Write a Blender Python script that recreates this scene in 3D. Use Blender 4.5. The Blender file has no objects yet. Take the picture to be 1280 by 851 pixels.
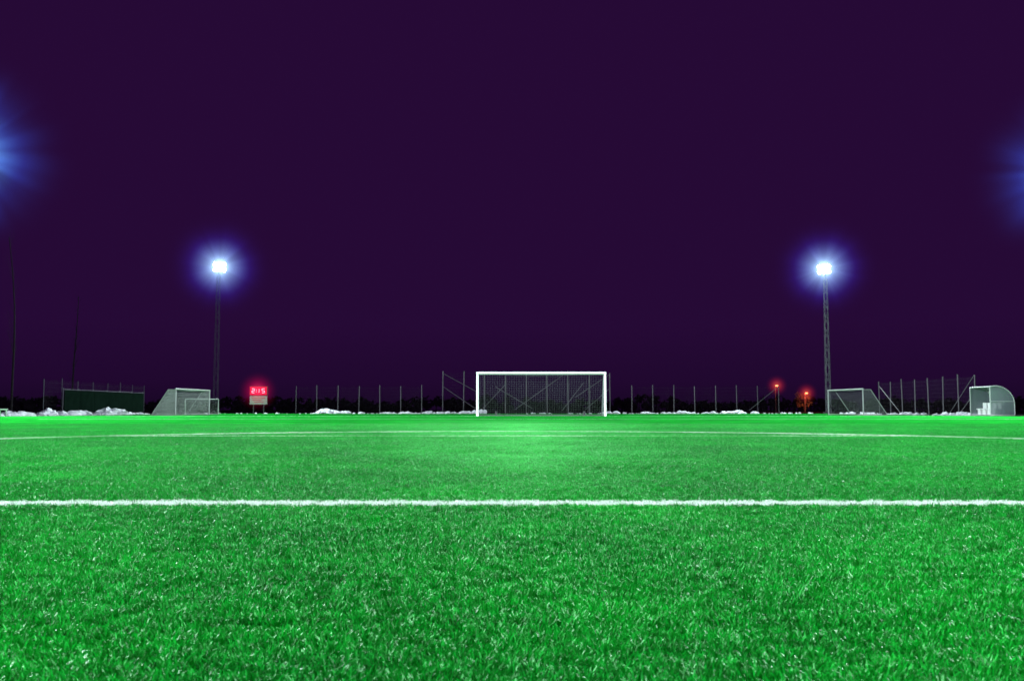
import bpy, bmesh, math, random
from mathutils import Vector, Matrix
random.seed(7)
S=bpy.context.scene
COL=S.collection
S.view_settings.view_transform='Standard'; S.view_settings.look='None'; S.view_settings.exposure=0

# ---------------------------------------------------------------- helpers
def V(*a): return Vector(a)
def prism(bm,p0,p1,r,n=6,r2=None):
    p0=Vector(p0);p1=Vector(p1);d=(p1-p0)
    if d.length<1e-6: return
    d.normalize(); a=d.orthogonal().normalized(); b=d.cross(a)
    r2=r if r2 is None else r2
    A=[bm.verts.new(p0+(a*math.cos(2*math.pi*i/n)+b*math.sin(2*math.pi*i/n))*r) for i in range(n)]
    B=[bm.verts.new(p1+(a*math.cos(2*math.pi*i/n)+b*math.sin(2*math.pi*i/n))*r2) for i in range(n)]
    for i in range(n): bm.faces.new((A[i],A[(i+1)%n],B[(i+1)%n],B[i]))
    if n>3:
        bm.faces.new(A[::-1]); bm.faces.new(B)
def box(bm,c,s,m=None):
    c=Vector(c); vs=[]
    for z in(-.5,.5):
        for y in(-.5,.5):
            for x in(-.5,.5):
                p=Vector((x*s[0],y*s[1],z*s[2]))
                if m: p=m@p
                vs.append(bm.verts.new(c+p))
    for f in((0,2,3,1),(4,5,7,6),(0,1,5,4),(2,6,7,3),(0,4,6,2),(1,3,7,5)):
        bm.faces.new([vs[i] for i in f])
def obj(name,bm,mat,parent=None,smooth=False,loc=None,rotz=0):
    me=bpy.data.meshes.new(name); 
    bmesh.ops.recalc_face_normals(bm,faces=bm.faces) if len(bm.faces)<60000 else None
    bm.to_mesh(me); bm.free()
    if smooth:
        for p in me.polygons: p.use_smooth=True
    o=bpy.data.objects.new(name,me); COL.objects.link(o); me.materials.append(mat)
    if parent: o.parent=parent
    if loc: o.location=loc
    o.rotation_euler[2]=rotz
    return o
def empty(name,loc=(0,0,0),rotz=0):
    e=bpy.data.objects.new(name,None); COL.objects.link(e); e.location=loc; e.rotation_euler[2]=rotz
    e.empty_display_size=.2; return e
def mat(name,col,rough=.6,metal=0,noise=.15,nscale=6,emit=None,es=0,bump=0,spec=.3):
    m=bpy.data.materials.new(name); m.use_nodes=True; nt=m.node_tree; b=nt.nodes['Principled BSDF']
    tc=nt.nodes.new('ShaderNodeTexCoord'); n=nt.nodes.new('ShaderNodeTexNoise'); n.inputs['Scale'].default_value=nscale; n.inputs['Detail'].default_value=5
    nt.links.new(tc.outputs['Object'],n.inputs['Vector'])
    mx=nt.nodes.new('ShaderNodeMix'); mx.data_type='RGBA'
    mx.inputs[6].default_value=[c*(1-noise) for c in col]+[1]; mx.inputs[7].default_value=[min(1,c*(1+noise)) for c in col]+[1]
    nt.links.new(n.outputs['Fac'],mx.inputs[0]); nt.links.new(mx.outputs[2],b.inputs['Base Color'])
    b.inputs['Roughness'].default_value=rough; b.inputs['Metallic'].default_value=metal; b.inputs['Specular IOR Level'].default_value=spec
    if emit: 
        b.inputs['Emission Color'].default_value=list(emit)+[1]; b.inputs['Emission Strength'].default_value=es
    if bump:
        bp=nt.nodes.new('ShaderNodeBump'); bp.inputs['Strength'].default_value=bump; nt.links.new(n.outputs['Fac'],bp.inputs['Height']); nt.links.new(bp.outputs[0],b.inputs['Normal'])
    return m
M_white=mat('white_paint',(.78,.80,.80),.35)
M_wgrey=mat('weathered_white_paint',(.42,.45,.45),.5)
M_net=mat('white_net',(.42,.47,.45),.8)
M_netd=mat('grey_net',(.20,.23,.23),.85)
M_galv=mat('galvanised_steel',(.14,.14,.155),.6,.2)
M_galv_lit=mat('galvanised_lattice_lit',(.30,.31,.34),.6,.2)  # paler tone paints in the brighter light on the right masts
M_mast=mat('post_paint_dim_mast',(.06,.065,.08),.6,.2)  # dark post paint; on the left masts it stands for weaker light
M_dark=mat('dark_metal',(.04,.04,.045),.7)
M_snow=mat('snow',(.66,.69,.74),.7,0,.35,5,bump=.6)
M_ground=mat('dark_soil',(.012,.009,.012),.95,0,.5,1.2,spec=.05)
M_bark=mat('bark',(.010,.009,.011),.95,0,.5,8,spec=.1)
M_led=mat('floodlight_lens',(.9,.95,1),.2,emit=(.86,.96,1),es=40)

# ---------------------------------------------------------------- world: night sky, purple city glow
w=bpy.data.worlds.new('World'); S.world=w; w.use_nodes=True; nt=w.node_tree
bg=nt.nodes['Background']; out=nt.nodes['World Output']
tc=nt.nodes.new('ShaderNodeTexCoord'); sx=nt.nodes.new('ShaderNodeSeparateXYZ'); nt.links.new(tc.outputs['Generated'],sx.inputs[0])
rp=nt.nodes.new('ShaderNodeValToRGB'); nt.links.new(sx.outputs['Z'],rp.inputs[0])
e=rp.color_ramp.elements; e[0].position=0.0; e[0].color=(.0085,.0020,.0165,1); e[1].position=.5; e[1].color=(.0196,.0031,.0364,1)
x=e.new(.03); x.color=(.0148,.0026,.0280,1); x=e.new(.09); x.color=(.0192,.0031,.0360,1)
nt.links.new(rp.outputs[0],bg.inputs[0]); bg.inputs[1].default_value=1
sky=nt.nodes.new('ShaderNodeTexSky'); sky.sky_type='NISHITA'; sky.sun_disc=False; sky.sun_elevation=math.radians(-8); sky.sun_rotation=math.radians(180)
bg2=nt.nodes.new('ShaderNodeBackground'); bg2.inputs[1].default_value=.002; nt.links.new(sky.outputs[0],bg2.inputs[0])
ad=nt.nodes.new('ShaderNodeAddShader'); nt.links.new(bg.outputs[0],ad.inputs[0]); nt.links.new(bg2.outputs[0],ad.inputs[1]); nt.links.new(ad.outputs[0],out.inputs[0])

# ---------------------------------------------------------------- turf material (painted lines by world position)
def turf_mat(name,blade):
    m=bpy.data.materials.new(name); m.use_nodes=True; nt=m.node_tree; b=nt.nodes['Principled BSDF']
    L=nt.links.new
    g=nt.nodes.new('ShaderNodeNewGeometry'); s=nt.nodes.new('ShaderNodeSeparateXYZ'); L(g.outputs['Position'],s.inputs[0])
    X,Y=s.outputs['X'],s.outputs['Y']
    def M(op,a,c=None,cl=False):
        n=nt.nodes.new('ShaderNodeMath'); n.operation=op; n.use_clamp=cl
        for i,v in enumerate((a,c)):
            if v is None: continue
            if isinstance(v,(int,float)): n.inputs[i].default_value=v
            else: L(v,n.inputs[i])
        return n.outputs[0]
    def band(v,c,hw): return M('LESS_THAN',M('ABSOLUTE',M('SUBTRACT',v,c)),hw)
    nz=nt.nodes.new('ShaderNodeTexNoise'); nz.inputs['Scale'].default_value=14; L(g.outputs['Position'],nz.inputs['Vector'])
    wob=M('MULTIPLY',M('SUBTRACT',nz.outputs['Fac'],.5),.04)
    Yw=M('ADD',Y,wob)
    def noise(sc,det=3):
        n=nt.nodes.new('ShaderNodeTexNoise'); n.inputs['Scale'].default_value=sc; n.inputs['Detail'].default_value=det; L(g.outputs['Position'],n.inputs['Vector']); return n.outputs['Fac']
    def remap(v,a,c,o0=0,o1=1):
        n=nt.nodes.new('ShaderNodeMapRange'); L(v,n.inputs[0]); n.inputs[1].default_value=a; n.inputs[2].default_value=c; n.inputs[3].default_value=o0; n.inputs[4].default_value=o1; return n.outputs[0]
    l1=band(Yw,3.54,.060)
    d=M('SQRT',M('ADD',M('MULTIPLY',X,X),M('POWER',M('SUBTRACT',Y,8.1),2)))
    fade=remap(noise(.8,2),.35,.6,.2,.75)
    l2=M('MULTIPLY',M('MULTIPLY',band(M('ADD',d,wob),7.0,.19),M('GREATER_THAN',Y,8.1)),fade)
    l3=M('MULTIPLY',M('MULTIPLY',band(Yw,12.5,.11),M('LESS_THAN',M('ABSOLUTE',X),5.4)),remap(noise(.6,2),.4,.62,.15,.75))
    l4=M('MULTIPLY',M('MULTIPLY',band(Yw,36.1,.15),M('LESS_THAN',M('ABSOLUTE',M('SUBTRACT',X,1.67)),20.2)),.5)
    l5=M('MULTIPLY',band(Yw,52.9,.2),.8)
    msk=M('MAXIMUM',M('MAXIMUM',l1,l2),M('MAXIMUM',l3,M('MAXIMUM',l4,l5)))
    def mix(f,a,c):
        n=nt.nodes.new('ShaderNodeMix'); n.data_type='RGBA'
        if isinstance(f,float): n.inputs[0].default_value=f
        else: L(f,n.inputs[0])
        for i,v in ((6,a),(7,c)):
            if isinstance(v,tuple): n.inputs[i].default_value=v+(1,)
            else: L(v,n.inputs[i])
        return n.outputs[2]
    big=remap(noise(.45,4),.38,.62)
    med=remap(noise(1.7,5),.38,.64)
    green=mix(big,(.0003,.27,.008),(.004,.52,.024))
    green=mix(med,mix(.6,green,(0,.12,.003)),green)
    # floodlight highlight painted into the turf colour down the middle of the field
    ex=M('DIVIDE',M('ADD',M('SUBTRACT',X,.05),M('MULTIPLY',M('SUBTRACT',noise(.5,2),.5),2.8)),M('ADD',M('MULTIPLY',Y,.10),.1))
    sheen=M('MULTIPLY',remap(M('ABSOLUTE',ex),0,1.4,1,0),M('MULTIPLY',remap(Y,3.4,6.5),remap(Y,16,36,1,0)))
    green=mix(M('MULTIPLY',sheen,M('MULTIPLY',remap(noise(1.1,5),.3,.65,.45,1),.95)),green,(.16,.90,.22))
    if blade:
        at=nt.nodes.new('ShaderNodeAttribute'); at.attribute_name='rnd'
        green=mix(at.outputs['Fac'],mix(.56,green,(.0,.04,.001)),mix(.45,green,(.02,.90,.10)))
        wh=mix(at.outputs['Fac'],(.7,.78,.72),(.9,.93,.9))
    else:
        fine=remap(noise(30,6),.35,.65)
        green=mix(fine,mix(.5,green,(.0,.05,.005)),mix(.25,green,(.04,.34,.07)))
        green=mix(.28,green,(.012,.06,.02))
        wh=(.7,.8,.74)
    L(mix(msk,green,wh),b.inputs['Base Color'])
    b.inputs['Roughness'].default_value=.42 if blade else .9
    b.inputs['Specular IOR Level'].default_value=.38 if blade else .0
    b.inputs['Specular Tint'].default_value=(.15,1,.28,1)
    if not blade:
        bp=nt.nodes.new('ShaderNodeBump'); bp.inputs['Strength'].default_value=.6; bp.inputs['Distance'].default_value=.03
        L(noise(25,6),bp.inputs['Height']); L(bp.outputs[0],b.inputs['Normal'])
    return m
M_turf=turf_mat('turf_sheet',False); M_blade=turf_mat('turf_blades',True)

# ground sheet + turf sheet
bm=bmesh.new(); vs=[bm.verts.new(p) for p in((-900,-500,0),(900,-500,0),(900,1500,0),(-900,1500,0))]; bm.faces.new(vs); obj('ground',bm,M_ground)
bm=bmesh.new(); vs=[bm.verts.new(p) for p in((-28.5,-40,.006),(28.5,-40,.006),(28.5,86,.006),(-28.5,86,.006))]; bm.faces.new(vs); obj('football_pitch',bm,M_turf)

# grass blades instanced on faces
PS=.4; NB=9500
grass=empty('grass')
from mathutils import noise as mn
def patch(k):
    rnd=random.Random(100+k); verts=[];faces=[];rv=[]
    for i in range(NB):
        x=rnd.uniform(-PS/2,PS/2)*1.1; y=rnd.uniform(-PS/2,PS/2)*1.1
        # neighbouring fibres lean together a little, as brushed turf does
        a=2.0*math.pi*mn.noise(V(x*28,y*28,k*7.3))+rnd.uniform(-2.0,2.0); lean=rnd.uniform(.25,1.42); Ln=rnd.uniform(.007,.015); wd=rnd.uniform(.0005,.0011)
        Ln*=1+.8*mn.noise(V(x*22,y*22,k*3.1+9))
        dx,dy=math.cos(a),math.sin(a); f=rnd.uniform(0,math.pi); wx,wy=math.cos(f)*wd,math.sin(f)*wd
        h1=math.cos(lean*.5)*Ln*.55; r1=math.sin(lean*.5)*Ln*.55
        h2=h1+math.cos(lean)*Ln*.5; r2=r1+math.sin(lean)*Ln*.5
        n=len(verts)
        verts+=[(x-wx,y-wy,0),(x+wx,y+wy,0),(x+dx*r1+wx,y+dy*r1+wy,h1),(x+dx*r1-wx,y+dy*r1-wy,h1),(x+dx*r2+wx*.6,y+dy*r2+wy*.6,h2),(x+dx*r2-wx*.6,y+dy*r2-wy*.6,h2)]
        faces+=[(n,n+1,n+2,n+3),(n+3,n+2,n+4,n+5)]; r=min(1,max(0,rnd.random()**2.0+.6*mn.noise(V(x*36,y*36,k*5.7)))); rv+=[r]*6
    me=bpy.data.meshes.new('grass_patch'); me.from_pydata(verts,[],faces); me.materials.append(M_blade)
    at=me.attributes.new('rnd','FLOAT','POINT'); at.data.foreach_set('value',rv)
    return me
NV=7; cells=[[] for _ in range(NV)]
y=.2
while y<24:
    hx=min(14.5,y*.62+1.6); n=int(hx/PS)+1
    for i in range(-n,n+1): cells[random.randrange(NV)].append((i*PS,y))
    y+=PS
for k in range(NV):
    verts=[];faces=[]
    for (cx,cy) in cells[k]:
        a=random.choice((0,1,2,3))*math.pi/2; n=len(verts); s=.5
        for c in range(4):
            t=a+math.pi/4+c*math.pi/2; verts.append((cx+math.cos(t)*s*.7071*.2,cy+math.sin(t)*s*.7071*.2,.006))
        faces.append((n,n+1,n+2,n+3))
    me=bpy.data.meshes.new('grass_cells'); me.from_pydata(verts,[],faces)
    o=bpy.data.objects.new('grass_area_%d'%k,me); COL.objects.link(o); o.parent=grass
    o.instance_type='FACES'; o.use_instance_faces_scale=False; o.show_instancer_for_render=False; o.show_instancer_for_viewport=False
    c=bpy.data.objects.new('grass_tuft_%d'%k,patch(k)); COL.objects.link(c); c.parent=o

# ---------------------------------------------------------------- goals
def netpanel(bm,a,b,c,d,cell,r,sag=(0,0,0)):
    a,b,c,d=map(Vector,(a,b,c,d)); sag=Vector(sag)
    nu=max(1,round(max((b-a).length,(c-d).length)/cell)); nv=max(1,round(max((d-a).length,(c-b).length)/cell))
    P=[[ (a.lerp(b,i/nu)).lerp(d.lerp(c,i/nu),j/nv)+sag*math.sin(math.pi*i/nu)*math.sin(math.pi*j/nv) for j in range(nv+1)] for i in range(nu+1)]
    for i in range(nu+1):
        for j in range(nv+1):
            if i<nu: prism(bm,P[i][j],P[i+1][j],r,3)
            if j<nv: prism(bm,P[i][j],P[i][j+1],r,3)
def goal(name,cx,cy,W,H,dt,db,rot,tr,cell,nr,netmat,extra=True,fm=None):
    e=empty(name,(cx,cy,.01),rot); w=W/2+tr; fm=fm or M_white
    bm=bmesh.new()
    prism(bm,(-w,0,0),(-w,0,H+tr),tr,12); prism(bm,(w,0,0),(w,0,H+tr),tr,12)
    prism(bm,(-w-tr,0,H+tr),(w+tr,0,H+tr),tr*1.02,12)
    obj('goal_frame',bm,fm,e,False)
    bm=bmesh.new(); r=tr*.5
    for s in(-w,w):
        prism(bm,(s,0,H),(s,dt,H),r,8); prism(bm,(s,dt,H),(s,db,r),r,8); prism(bm,(s,0,r),(s,db,r),r,8)
    prism(bm,(-w,db,r),(w,db,r),r,8)
    if extra:
        prism(bm,(-w,dt,H),(w,dt,H),r*.5,6)
    obj('back_frame',bm,M_galv if extra else fm,e)
    bm=bmesh.new()
    netpanel(bm,(-w,.02,H),(w,.02,H),(w,dt,H),(-w,dt,H),cell,nr,(0,0,-.06))
    netpanel(bm,(-w,dt,H),(w,dt,H),(w,db,.03),(-w,db,.03),cell,nr,(0,.12,-.05))
    for s in(-w,w):
        netpanel(bm,(s,0,.03),(s,db,.03),(s,dt,H),(s,0,H),cell,nr)
    obj('net',bm,netmat,e)
    bm=bmesh.new()
    for s in(-w*.72,w*.72):
        prism(bm,(s-.05,db+.16,.14),(s+.05,db+.16,.14),.14,14)
        prism(bm,(s,db,.05),(s,db+.16,.14),.03,6)
    obj('transport_wheels',bm,M_dark,e)
    return e
goal('football_goal',1.68,52.9,7.2,2.40,.9,2.1,0,.065,.14,.0028,M_netd)
t=math.radians(83.2)
goal('football_goal',-22.6+.3,62+2.48,5,1.72,.55,1.7,t,.042,.12,.010,M_net,False,M_wgrey)
goal('football_goal',23.6-.3,62+2.48,5,1.72,.55,1.7,-t,.042,.12,.004,M_netd,False,M_wgrey)
goal('training_goal',-25.4,75.5,2.5,1.2,.4,.9,math.radians(15),.035,.12,.004,M_netd,False,M_wgrey)

# ---------------------------------------------------------------- floodlight masts
def halo_mat(name,c1,c2,st,R,rays=False,pwr=3.2,flat=.25,rmax=5,core=0):
    m=bpy.data.materials.new(name); m.use_nodes=True; nt=m.node_tree; nt.nodes.remove(nt.nodes['Principled BSDF'])
    L=nt.links.new; tc=nt.nodes.new('ShaderNodeTexCoord'); ln=nt.nodes.new('ShaderNodeVectorMath'); ln.operation='LENGTH'; L(tc.outputs['Object'],ln.inputs[0])
    mr=nt.nodes.new('ShaderNodeMapRange'); L(ln.outputs['Value'],mr.inputs[0]); mr.inputs[1].default_value=0; mr.inputs[2].default_value=R; mr.inputs[3].default_value=1; mr.inputs[4].default_value=0
    def P(a,op,b):
        n=nt.nodes.new('ShaderNodeMath'); n.operation=op
        for i,v in enumerate((a,b)):
            if isinstance(v,(int,float)): n.inputs[i].default_value=v
            else: L(v,n.inputs[i])
        return n.outputs[0]
    o=P(P(mr.outputs[0],'POWER',pwr),'MULTIPLY',st)
    if rays:
        nm=nt.nodes.new('ShaderNodeVectorMath'); nm.operation='NORMALIZE'; L(tc.outputs['Object'],nm.inputs[0])
        nz=nt.nodes.new('ShaderNodeTexNoise'); nz.inputs['Scale'].default_value=2.8; nz.inputs['Detail'].default_value=1; L(nm.outputs[0],nz.inputs['Vector'])
        r2=nt.nodes.new('ShaderNodeMapRange'); L(nz.outputs['Fac'],r2.inputs[0]); r2.inputs[1].default_value=.46; r2.inputs[2].default_value=.72; r2.inputs[3].default_value=flat; r2.inputs[4].default_value=rmax
        o=P(o,'MULTIPLY',r2.outputs[0])
    if core: o=P(o,'ADD',P(P(mr.outputs[0],'POWER',28),'MULTIPLY',core))
    cr=nt.nodes.new('ShaderNodeValToRGB'); L(mr.outputs[0],cr.inputs[0]); ee=cr.color_ramp.elements
    ee[0].position=.55; ee[0].color=c2+(1,); ee[1].position=.94; ee[1].color=c1+(1,)
    em=nt.nodes.new('ShaderNodeEmission'); L(cr.outputs[0],em.inputs[0]); L(o,em.inputs[1]); L(em.outputs[0],nt.nodes['Material Output'].inputs['Volume'])
    return m
HR=6.5
M_halo=halo_mat('lamp_mist',(.5,.85,1),(.09,.05,.95),.62,HR,True,5.4,.75,1.6,12)  # emissive volume added round each floodlight to imitate glare
M_halo2=halo_mat('lamp_glare_halo_b',(.2,.6,1),(.04,.10,.8),.6,HR,True,4.2,.3,3.0)  # same added glare volume for the nearer masts
M_conc=mat('concrete',(.1,.1,.1),.9)
def mast(x,y,H,tx,ty,power,halo=M_halo):
    e=empty('floodlight_mast',(x,y,0)); bm=bmesh.new(); b0,b1=.19,.13
    def cr(i,z):
        h=b0+(b1-b0)*z/H; sx=(-1,1,1,-1)[i]; sy=(-1,-1,1,1)[i]; return V(sx*h,sy*h,z)
    n=int(H/.7)
    thin=x<0
    for i in range(4): prism(bm,cr(i,0),cr(i,H-.6),.014 if thin else .018,6)
    for k in range(n):
        z0=k*(H-.6)/n; z1=(k+1)*(H-.6)/n
        for i in range(4):
            j=(i+1)%4; rr=.008 if thin else .015
            prism(bm,cr(i,z0),cr(j,z1) ,rr,4) if (k+i)%2 else prism(bm,cr(j,z0),cr(i,z1),rr,4)
    obj('lattice_tower',bm,M_mast if x<0 else M_galv_lit,e)  # same lattice both sides; light level put into the tone, darker left
    bm=bmesh.new(); box(bm,(0,0,.08),(.8,.8,.16)); obj('foundation',bm,M_conc,e)
    d=Vector((tx-x,ty-y,0)); yaw=math.atan2(d.y,d.x)
    R=Matrix.Rotation(yaw,3,'Z'); tilt=math.radians(28); Rt=R@Matrix.Rotation(tilt,3,'Y')
    bm=bmesh.new(); bl=bmesh.new()
    for zz in(-.26,.26):
        prism(bm,V(0,0,H+zz)+R@V(0,-.6,0),V(0,0,H+zz)+R@V(0,.6,0),.035,8)
    prism(bm,(0,0,H-.7),(0,0,H+.4),.06,8)
    for zz in(-.26,.26):
        for yy in(-.42,0,.42):
            c=V(0,0,H+zz)+R@V(.22,yy,0)
            # round floodlight reflectors
            ax=Rt@V(1,0,0)
            prism(bm,c-ax*.10,c+ax*.10,.13,16,.215)
            prism(bm,c-ax*.26,c-ax*.10,.10,12,.12)
            prism(bl,c+ax*.103,c+ax*.115,.205,16)
    obj('lamp_housings',bm,M_dark,e); obj('lamp_lenses',bl,M_led,e)
    if halo:
        bm=bmesh.new(); bmesh.ops.create_icosphere(bm,subdivisions=4,radius=HR)
        obj('lamp_mist',bm,halo,e,True,V(0,0,H)+R@V(.3,0,0))  # added glow sphere imitating lamp glare
    ld=bpy.data.lights.new('floodlight','SPOT'); ld.energy=power; ld.color=(.84,.97,1.0); ld.spot_size=math.radians(150); ld.spot_blend=.6; ld.shadow_soft_size=.45
    lo=bpy.data.objects.new('floodlight',ld); COL.objects.link(lo); lo.parent=e
    p=V(0,0,H)+R@V(.9,0,-.1); lo.location=p
    dirv=Vector((tx,ty,0))-(Vector((x,y,0))+p); lo.rotation_euler=dirv.to_track_quat('-Z','Y').to_euler()
P=63000
mast(-28.3,88,14.1,-4,50,P*.65); mast(30.2,88,13.9,4,50,P*.65)
mast(-30.4,50,14.6,0,30,P*1.1,M_halo2); mast(31.4,50,13.5,0,30,P*1.1,M_halo2)
mast(-29,17,14.3,0,17,P*1.25,None); mast(29,17,14.3,0,17,P*1.0,None)
mast(-29,-30,14.3,0,14,P*.6,None); mast(29,-30,14.3,0,14,P*.6,None)

# ---------------------------------------------------------------- fences
def fence(name,pts,H,braces=(),pr=.035,m=None):
    e=empty(name,(0,0,0)); bm=bmesh.new()
    for p in pts: prism(bm,(p[0],p[1],0),(p[0]+random.uniform(-.05,.05),p[1],H*random.uniform(.96,1.03)),pr,8)
    for (a,b) in braces: prism(bm,a,b,.028,6)
    obj('posts_and_braces',bm,m or M_galv,e)
    bm=bmesh.new()
    for i in range(len(pts)-1):
        a,b=pts[i],pts[i+1]; k=0
        while k*.3<H-.1:
            z=.08+k*.3; prism(bm,(a[0],a[1]+.045,z),(b[0],b[1]+.045,z),.003,3); k+=1
        L=math.hypot(b[0]-a[0],b[1]-a[1]); n=int(L/.15)
        for j in range(n):
            t=j/n; x=a[0]+(b[0]-a[0])*t; y=a[1]+(b[1]-a[1])*t+.045; prism(bm,(x,y,.05),(x,y,H*.95),.0022,3)
    obj('wire_mesh',bm,M_dark,e)
st=2.05
fence('wire_fence',[(-21.1+i*st,90) for i in range(7)],2.75)
hp=[(-6.8+i*st,90.3) for i in range(9)]
br=[((-6.7,90.2,3.9),(-3.2,90.2,2.0)),((-6.7,90.2,2.6),(-3.6,90.2,.5)),((-3.0,90.2,.3),(-.6,90.2,2.9)),((.3,90.2,.4),(5.2,90.2,3.9)),((9.5,90.2,3.8),(6.2,90.2,1.6)),((9.5,90.2,2.4),(7.2,90.2,.4)),((4.9,90.2,.3),(7.0,90.2,3.0)),((-1.6,90.2,2.6),(2.0,90.2,.5))]
fence('ball_stop_fence',hp,4.1,br,.045)
fence('wire_fence',[(11.7+i*st,90) for i in range(8)],2.75,[((26,90,2.6),(23.1,90,.3))])
fence('wire_fence',[(31,61.7+i*2.3) for i in range(8)],2.75,[((31,61.7,2.7),(31,65.4,.1)),((31,61.9,1.4),(31,63.9,.1)),((31,77.8,2.4),(31,73.6,.1))],.04)
fence('wire_fence',[(-31.2,61.4+i*2.4) for i in range(8)],2.5,(),.02,M_mast)

# advertising board (left)
e=empty('advertising_board',(-30.4,69.3,0)); bm=bmesh.new()
for i in range(6): box(bm,(0,-5.6+i*2.24,.95),(.06,2.2,1.5))
obj('panels',bm,mat('green_board',(.004,.010,.007),.95,0,.5,2,spec=.0),e)
bm=bmesh.new()
for i in range(7): prism(bm,(-.09,-6.72+i*2.24,0),(-.09,-6.72+i*2.24,1.85),.03,6)
prism(bm,(-.02,-6.8,1.75),(-.02,6.8,1.75),.02,6)
obj('frame',bm,M_mast,e)

# ---------------------------------------------------------------- dugout
def poly_mat():
    m=bpy.data.materials.new('polycarbonate'); m.use_nodes=True; nt=m.node_tree; b=nt.nodes['Principled BSDF']
    n=nt.nodes.new('ShaderNodeTexNoise'); n.inputs['Scale'].default_value=3
    mr=nt.nodes.new('ShaderNodeMapRange'); mr.inputs[3].default_value=.72; mr.inputs[4].default_value=.92; nt.links.new(n.outputs['Fac'],mr.inputs[0]); nt.links.new(mr.outputs[0],b.inputs['Alpha'])
    b.inputs['Base Color'].default_value=(.17,.21,.23,1); b.inputs['Roughness'].default_value=.3
    return m
M_poly=poly_mat()
def dugout(x,y,L,mirror=1):
    e=empty('team_dugout',(x,y,0)); H=1.75; D=1.4
    prof=[(0,H-.05),(.3,H)]+[(.3+(D-.3)*math.sin(a),H*.42+(H*.58)*math.cos(a)) for a in [i*math.pi/2/10 for i in range(1,11)]]+[(D,.1)]
    prof=[(u*mirror,z) for u,z in prof]
    bm=bmesh.new()
    for k in range(5):
        yy=k*L/4
        for a,b in zip(prof,prof[1:]): prism(bm,(a[0],yy,a[1]),(b[0],yy,b[1]),.028,6)
        prism(bm,(0,yy,.05),(D*mirror,yy,.05),.028,6)
    for yy in(0,L): prism(bm,(0,yy,0),(0,yy,H-.05),.03,6)
    for u,z in(prof[0],prof[6],prof[-1]): prism(bm,(u,0,z),(u,L,z),.025,6)
    prism(bm,(0,0,.85),(D*mirror,0,.85),.018,6)
    obj('frame',bm,mat('aluminium',(.45,.47,.48),.4),e)
    bm=bmesh.new()
    for a,b in zip(prof,prof[1:]):
        vs=[bm.verts.new((a[0],.03,a[1])),bm.verts.new((b[0],.03,b[1])),bm.verts.new((b[0],L-.03,b[1])),bm.verts.new((a[0],L-.03,a[1]))]; bm.faces.new(vs)
    for yy in(.004,L-.004): bm.faces.new([bm.verts.new((u,yy,z)) for u,z in prof]+[bm.verts.new((0,yy,.1))])
    obj('shell',bm,M_poly,e)
    bm=bmesh.new()
    for k in range(4):
        yy=.3+k*(L-.6)/3; box(bm,(.5*mirror,yy,.42),(.40,.42,.06)); box(bm,(.72*mirror,yy,.60),(.06,.42,.38)); box(bm,(.5*mirror,yy,.24),(.3,.34,.28))
    box(bm,(.5*mirror,L/2,.06),(.5,L-.2,.07))
    obj('seats',bm,M_white,e)
    return e
dugout(27.65,53.3,2.3)
# low white slatted bench at the left touchline
e=empty('team_bench',(-27.6,49.0,0)); bm=bmesh.new()
for k in range(3): box(bm,(.0+k*.14,0,.40),(.11,1.8,.05))
for yy in(-.8,0,.8):
    prism(bm,(-.02,yy,0),(-.02,yy,.38),.03,6); prism(bm,(.3,yy,0),(.3,yy,.38),.03,6); prism(bm,(-.02,yy,.36),(.3,yy,.36),.02,6)
obj('slats_and_legs',bm,M_net,e)

# ---------------------------------------------------------------- snow banks
def snow(name,pts,smin,smax,seed):
    rnd=random.Random(seed); bm=bmesh.new()
    for (x,y,k) in pts:
        s=rnd.uniform(smin,smax)*k
        r=bmesh.ops.create_icosphere(bm,subdivisions=2 if s<.3 else 3,radius=1)
        off=V(rnd.random()*50,rnd.random()*50,rnd.random()*50); ax=rnd.uniform(.8,1.9)
        a=rnd.random()*3
        for v in r['verts']:
            q=v.co.copy(); d=1+.45*mn.noise(q*1.4+off)+.25*mn.noise(q*3.5+off); q*=d
            q=V(q.x*ax,q.y,q.z*.75); q=Matrix.Rotation(a,3,'Z')@q
            v.co=V(x,y,0)+q*s+V(0,0,s*.15)
    obj(name,bm,M_snow,None,False)
R=random.Random(3)
def line(x0,y0,x1,y1,n,j,taper=False):
    o=[]
    for i in range(n):
        t=R.random(); k=.2+1.6*max(0,mn.noise(V(t*11,x0,y0))+.22)
        o.append((x0+(x1-x0)*t+R.uniform(-j,j),y0+(y1-y0)*t+R.uniform(-j,j),k))
    return o
snow('snow_bank',line(-28.9,47,-29.3,76,160,.6),.14,.52,1)
snow('snow_bank',line(29.2,56,30.2,84,130,.6),.08,.29,2)
snow('snow_bank',line(-19,87.5,-4,88,120,.6)+line(-8,88,-3,88,35,.5),.12,.38,3)
snow('snow_bank',line(8,87.5,22,87.5,110,.6)+line(22,87.5,28,86,25,.5),.10,.32,4)
snow('snow_bank',line(-28,86,-19,87,20,.5)+line(-4,88,8,88,30,.5),.07,.18,5)

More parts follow.
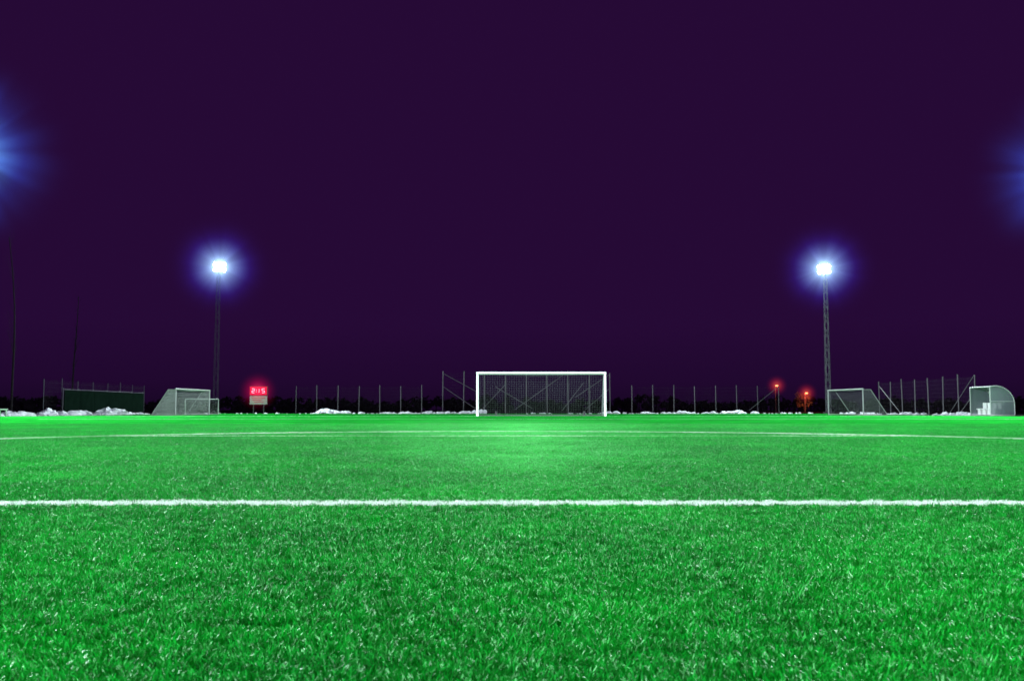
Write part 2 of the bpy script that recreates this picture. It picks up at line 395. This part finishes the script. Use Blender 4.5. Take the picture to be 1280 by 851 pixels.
# ---------------------------------------------------------------- scoreboard
e=empty('scoreboard',(-22,80,0)); bm=bmesh.new()
for s in(-.45,.45): prism(bm,(s,.05,0),(s,.05,2.4),.04,8)
obj('posts',bm,M_mast,e)
bm=bmesh.new(); box(bm,(0,0,2.02),(1.56,.16,.8)); obj('case',bm,M_dark,e)
bm=bmesh.new(); box(bm,(0,-.085,2.02),(1.48,.012,.72)); obj('display',bm,mat('red_display',(.2,.01,.02),.5,emit=(1,.0,.06),es=.7),e)
bm=bmesh.new(); box(bm,(0,-.03,1.2),(1.5,.06,.72)); obj('sign_panel',bm,M_wgrey,e)
bm=bmesh.new()
for k,(a,b) in enumerate(((-.6,.6),(-.5,.3),(-.35,.45))): box(bm,((a+b)/2,-.066,1.4-k*.18),(b-a,.008,.06))
obj('sign_lettering',bm,mat('red_letters',(.5,.12,.14)),e)
SEG={'2':'abged','1':'bc','5':'afgcd'}
bm=bmesh.new()
def digit(c,cx,cz,w,h):
    t=.05; y=-.1
    pos={'a':((cx,y,cz+h/2),(w,.01,t)),'g':((cx,y,cz),(w,.01,t)),'d':((cx,y,cz-h/2),(w,.01,t)),'f':((cx-w/2,y,cz+h/4),(t,.01,h/2-t-.01)),'b':((cx+w/2,y,cz+h/4),(t,.01,h/2-t-.01)),'e':((cx-w/2,y,cz-h/4),(t,.01,h/2-t-.01)),'c':((cx+w/2,y,cz-h/4),(t,.01,h/2-t-.01))}
    for s in SEG[c]: box(bm,*pos[s])
digit('2',-.45,2.02,.22,.34); digit('1',-.02,2.02,.16,.34); digit('5',.42,2.02,.22,.34)
for dz in(-.08,.08): box(bm,(-.18,-.1,2.02+dz),(.05,.01,.05))
obj('led_digits',bm,mat('led_digits',(1,.3,.3),emit=(1,.16,.24),es=4),e)
M_rh=halo_mat('red_glare_halo',(1,.05,.12),(.8,.0,.1),.7,2.0)  # red glow volume added to imitate the display's glare
bm=bmesh.new(); bmesh.ops.create_icosphere(bm,subdivisions=3,radius=1.95); obj('display_glare_halo',bm,M_rh,e,True,(0,-.3,2.0))

# ---------------------------------------------------------------- red street lamps far off
M_redl=mat('red_lamp_glass',(.8,.1,.05),.4,emit=(1,.2,.08),es=5)
M_rh2=halo_mat('red_lamp_glare_halo',(1,.15,.06),(.9,.03,.05),.5,2.1)  # red glow volume added to imitate glare round the street lamps
def street(x,y,H,power):
    e=empty('street_lamp',(x,y,0)); bm=bmesh.new(); prism(bm,(0,0,0),(0,0,H),.07,8,.045); prism(bm,(0,0,H),(.0,-.6,H+.12),.035,6); box(bm,(0,-.75,H+.12),(.22,.5,.1)); obj('pole',bm,M_mast,e)
    bm=bmesh.new(); box(bm,(0,-.78,H-.03),(.3,.42,.2)); obj('lamp_glass',bm,M_redl,e)
    bm=bmesh.new(); bmesh.ops.create_icosphere(bm,subdivisions=3,radius=2.05); obj('lamp_mist',bm,M_rh2,e,True,(0,-.78,H))  # glow sphere added as the lamp's glare
    l=bpy.data.lights.new('red_light','POINT'); l.energy=power; l.color=(1,.12,.05); l.shadow_soft_size=.15; lo=bpy.data.objects.new('red_light',l); COL.objects.link(lo); lo.parent=e; lo.location=(0,-.9,H-.4)
street(42.9,150,4.3,200); street(47.7,150,3.1,900)

# ---------------------------------------------------------------- vegetation
def leafclump(bm,c,r,n,rnd,ls):
    for i in range(n):
        d=V(rnd.gauss(0,1),rnd.gauss(0,1),rnd.gauss(0,1)); d=d.normalized()*r*rnd.random()**.45
        p=Vector(c)+V(d.x,d.y,d.z*.85); a=V(rnd.gauss(0,1),rnd.gauss(0,1),rnd.gauss(0,1)).normalized(); b=a.orthogonal().normalized(); s=ls*rnd.uniform(.6,1.3)
        bm.faces.new([bm.verts.new(p+a*s),bm.verts.new(p+b*s*.5),bm.verts.new(p-a*s),bm.verts.new(p-b*s*.5)])
M_leaf=mat('dark_foliage',(.05,.07,.04),.8,0,.4,2)
rnd=random.Random(11)
bm=bmesh.new()
for i in range(22):
    leafclump(bm,(48+rnd.uniform(-1.1,1.1),151.2+rnd.uniform(-.6,.6),rnd.uniform(.5,3.0)),rnd.uniform(.3,.6),30,rnd,.12)
for i in range(7): prism(bm,(48,151.2,0),(48+rnd.uniform(-.9,.9),151.2+rnd.uniform(-.4,.4),2.6),.04,5,.01)
obj('bush',bm,M_leaf)
def bare_tree(x,y,H,seed):
    rnd=random.Random(seed); e=empty('bare_tree',(x,y,0)); bm=bmesh.new()
    def branch(p,d,l,r,dep):
        seg=5 if dep==0 else 3; q=p
        for s in range(seg):
            d2=(d+V(rnd.gauss(0,.025),rnd.gauss(0,.025),.08)).normalized(); q2=q+d2*l/seg
            ra=r*(1-.75*s/seg); rb=r*(1-.75*(s+1)/seg); prism(bm,q,q2,ra,6 if dep==0 else 4,rb)
            if dep<2 and (dep>0 or s>0):
                for k in range(6 if dep==0 else 2):
                    f=rnd.random(); o=q.lerp(q2,f); a=rnd.uniform(0,6.28); el=rnd.uniform(.8,1.3)
                    nd=(d2*el+V(math.cos(a),math.sin(a),.1)*.5).normalized(); branch(o,nd,l*rnd.uniform(.06,.13) if dep==0 else l*rnd.uniform(.4,.6),rb*.25,dep+1)
            q=q2; d=d2
    branch(V(0,0,0),V(rnd.uniform(-.01,.01),0,1),H,.09,0)
    obj('trunk_and_branches',bm,M_bark,e)
for a in((-38,70,13.6,1),(-41,86,11,5)): bare_tree(*a)
# distant belt of dark trees
bm=bmesh.new(); rnd=random.Random(21)
x=-150
while x<150:
    h=2.2+1.8*mn.noise(V(x*.06,1,1))+rnd.uniform(-.6,.8)
    for k in range(5): leafclump(bm,(x+rnd.uniform(-1.2,1.2),178+rnd.uniform(-3,3),h*rnd.uniform(.15,.85)),rnd.uniform(.7,1.3),26,rnd,.45)
    prism(bm,(x,178,0),(x,178,h),.12,5,.04)
    x+=rnd.uniform(1.2,2.0)
obj('distant_trees',bm,mat('night_foliage',(.03,.02,.035),.9,0,.4,.5,spec=.05))

# ---------------------------------------------------------------- camera
cd=bpy.data.cameras.new('camera'); cam=bpy.data.objects.new('camera',cd); COL.objects.link(cam); S.camera=cam
cd.sensor_width=36; cd.lens=32.34; cd.clip_end=3000; cd.clip_start=.02
cam.location=(0,0,.366); cam.rotation_euler=(math.radians(90+4.31),0,0)
cd.dof.use_dof=True; cd.dof.focus_distance=5; cd.dof.aperture_fstop=10
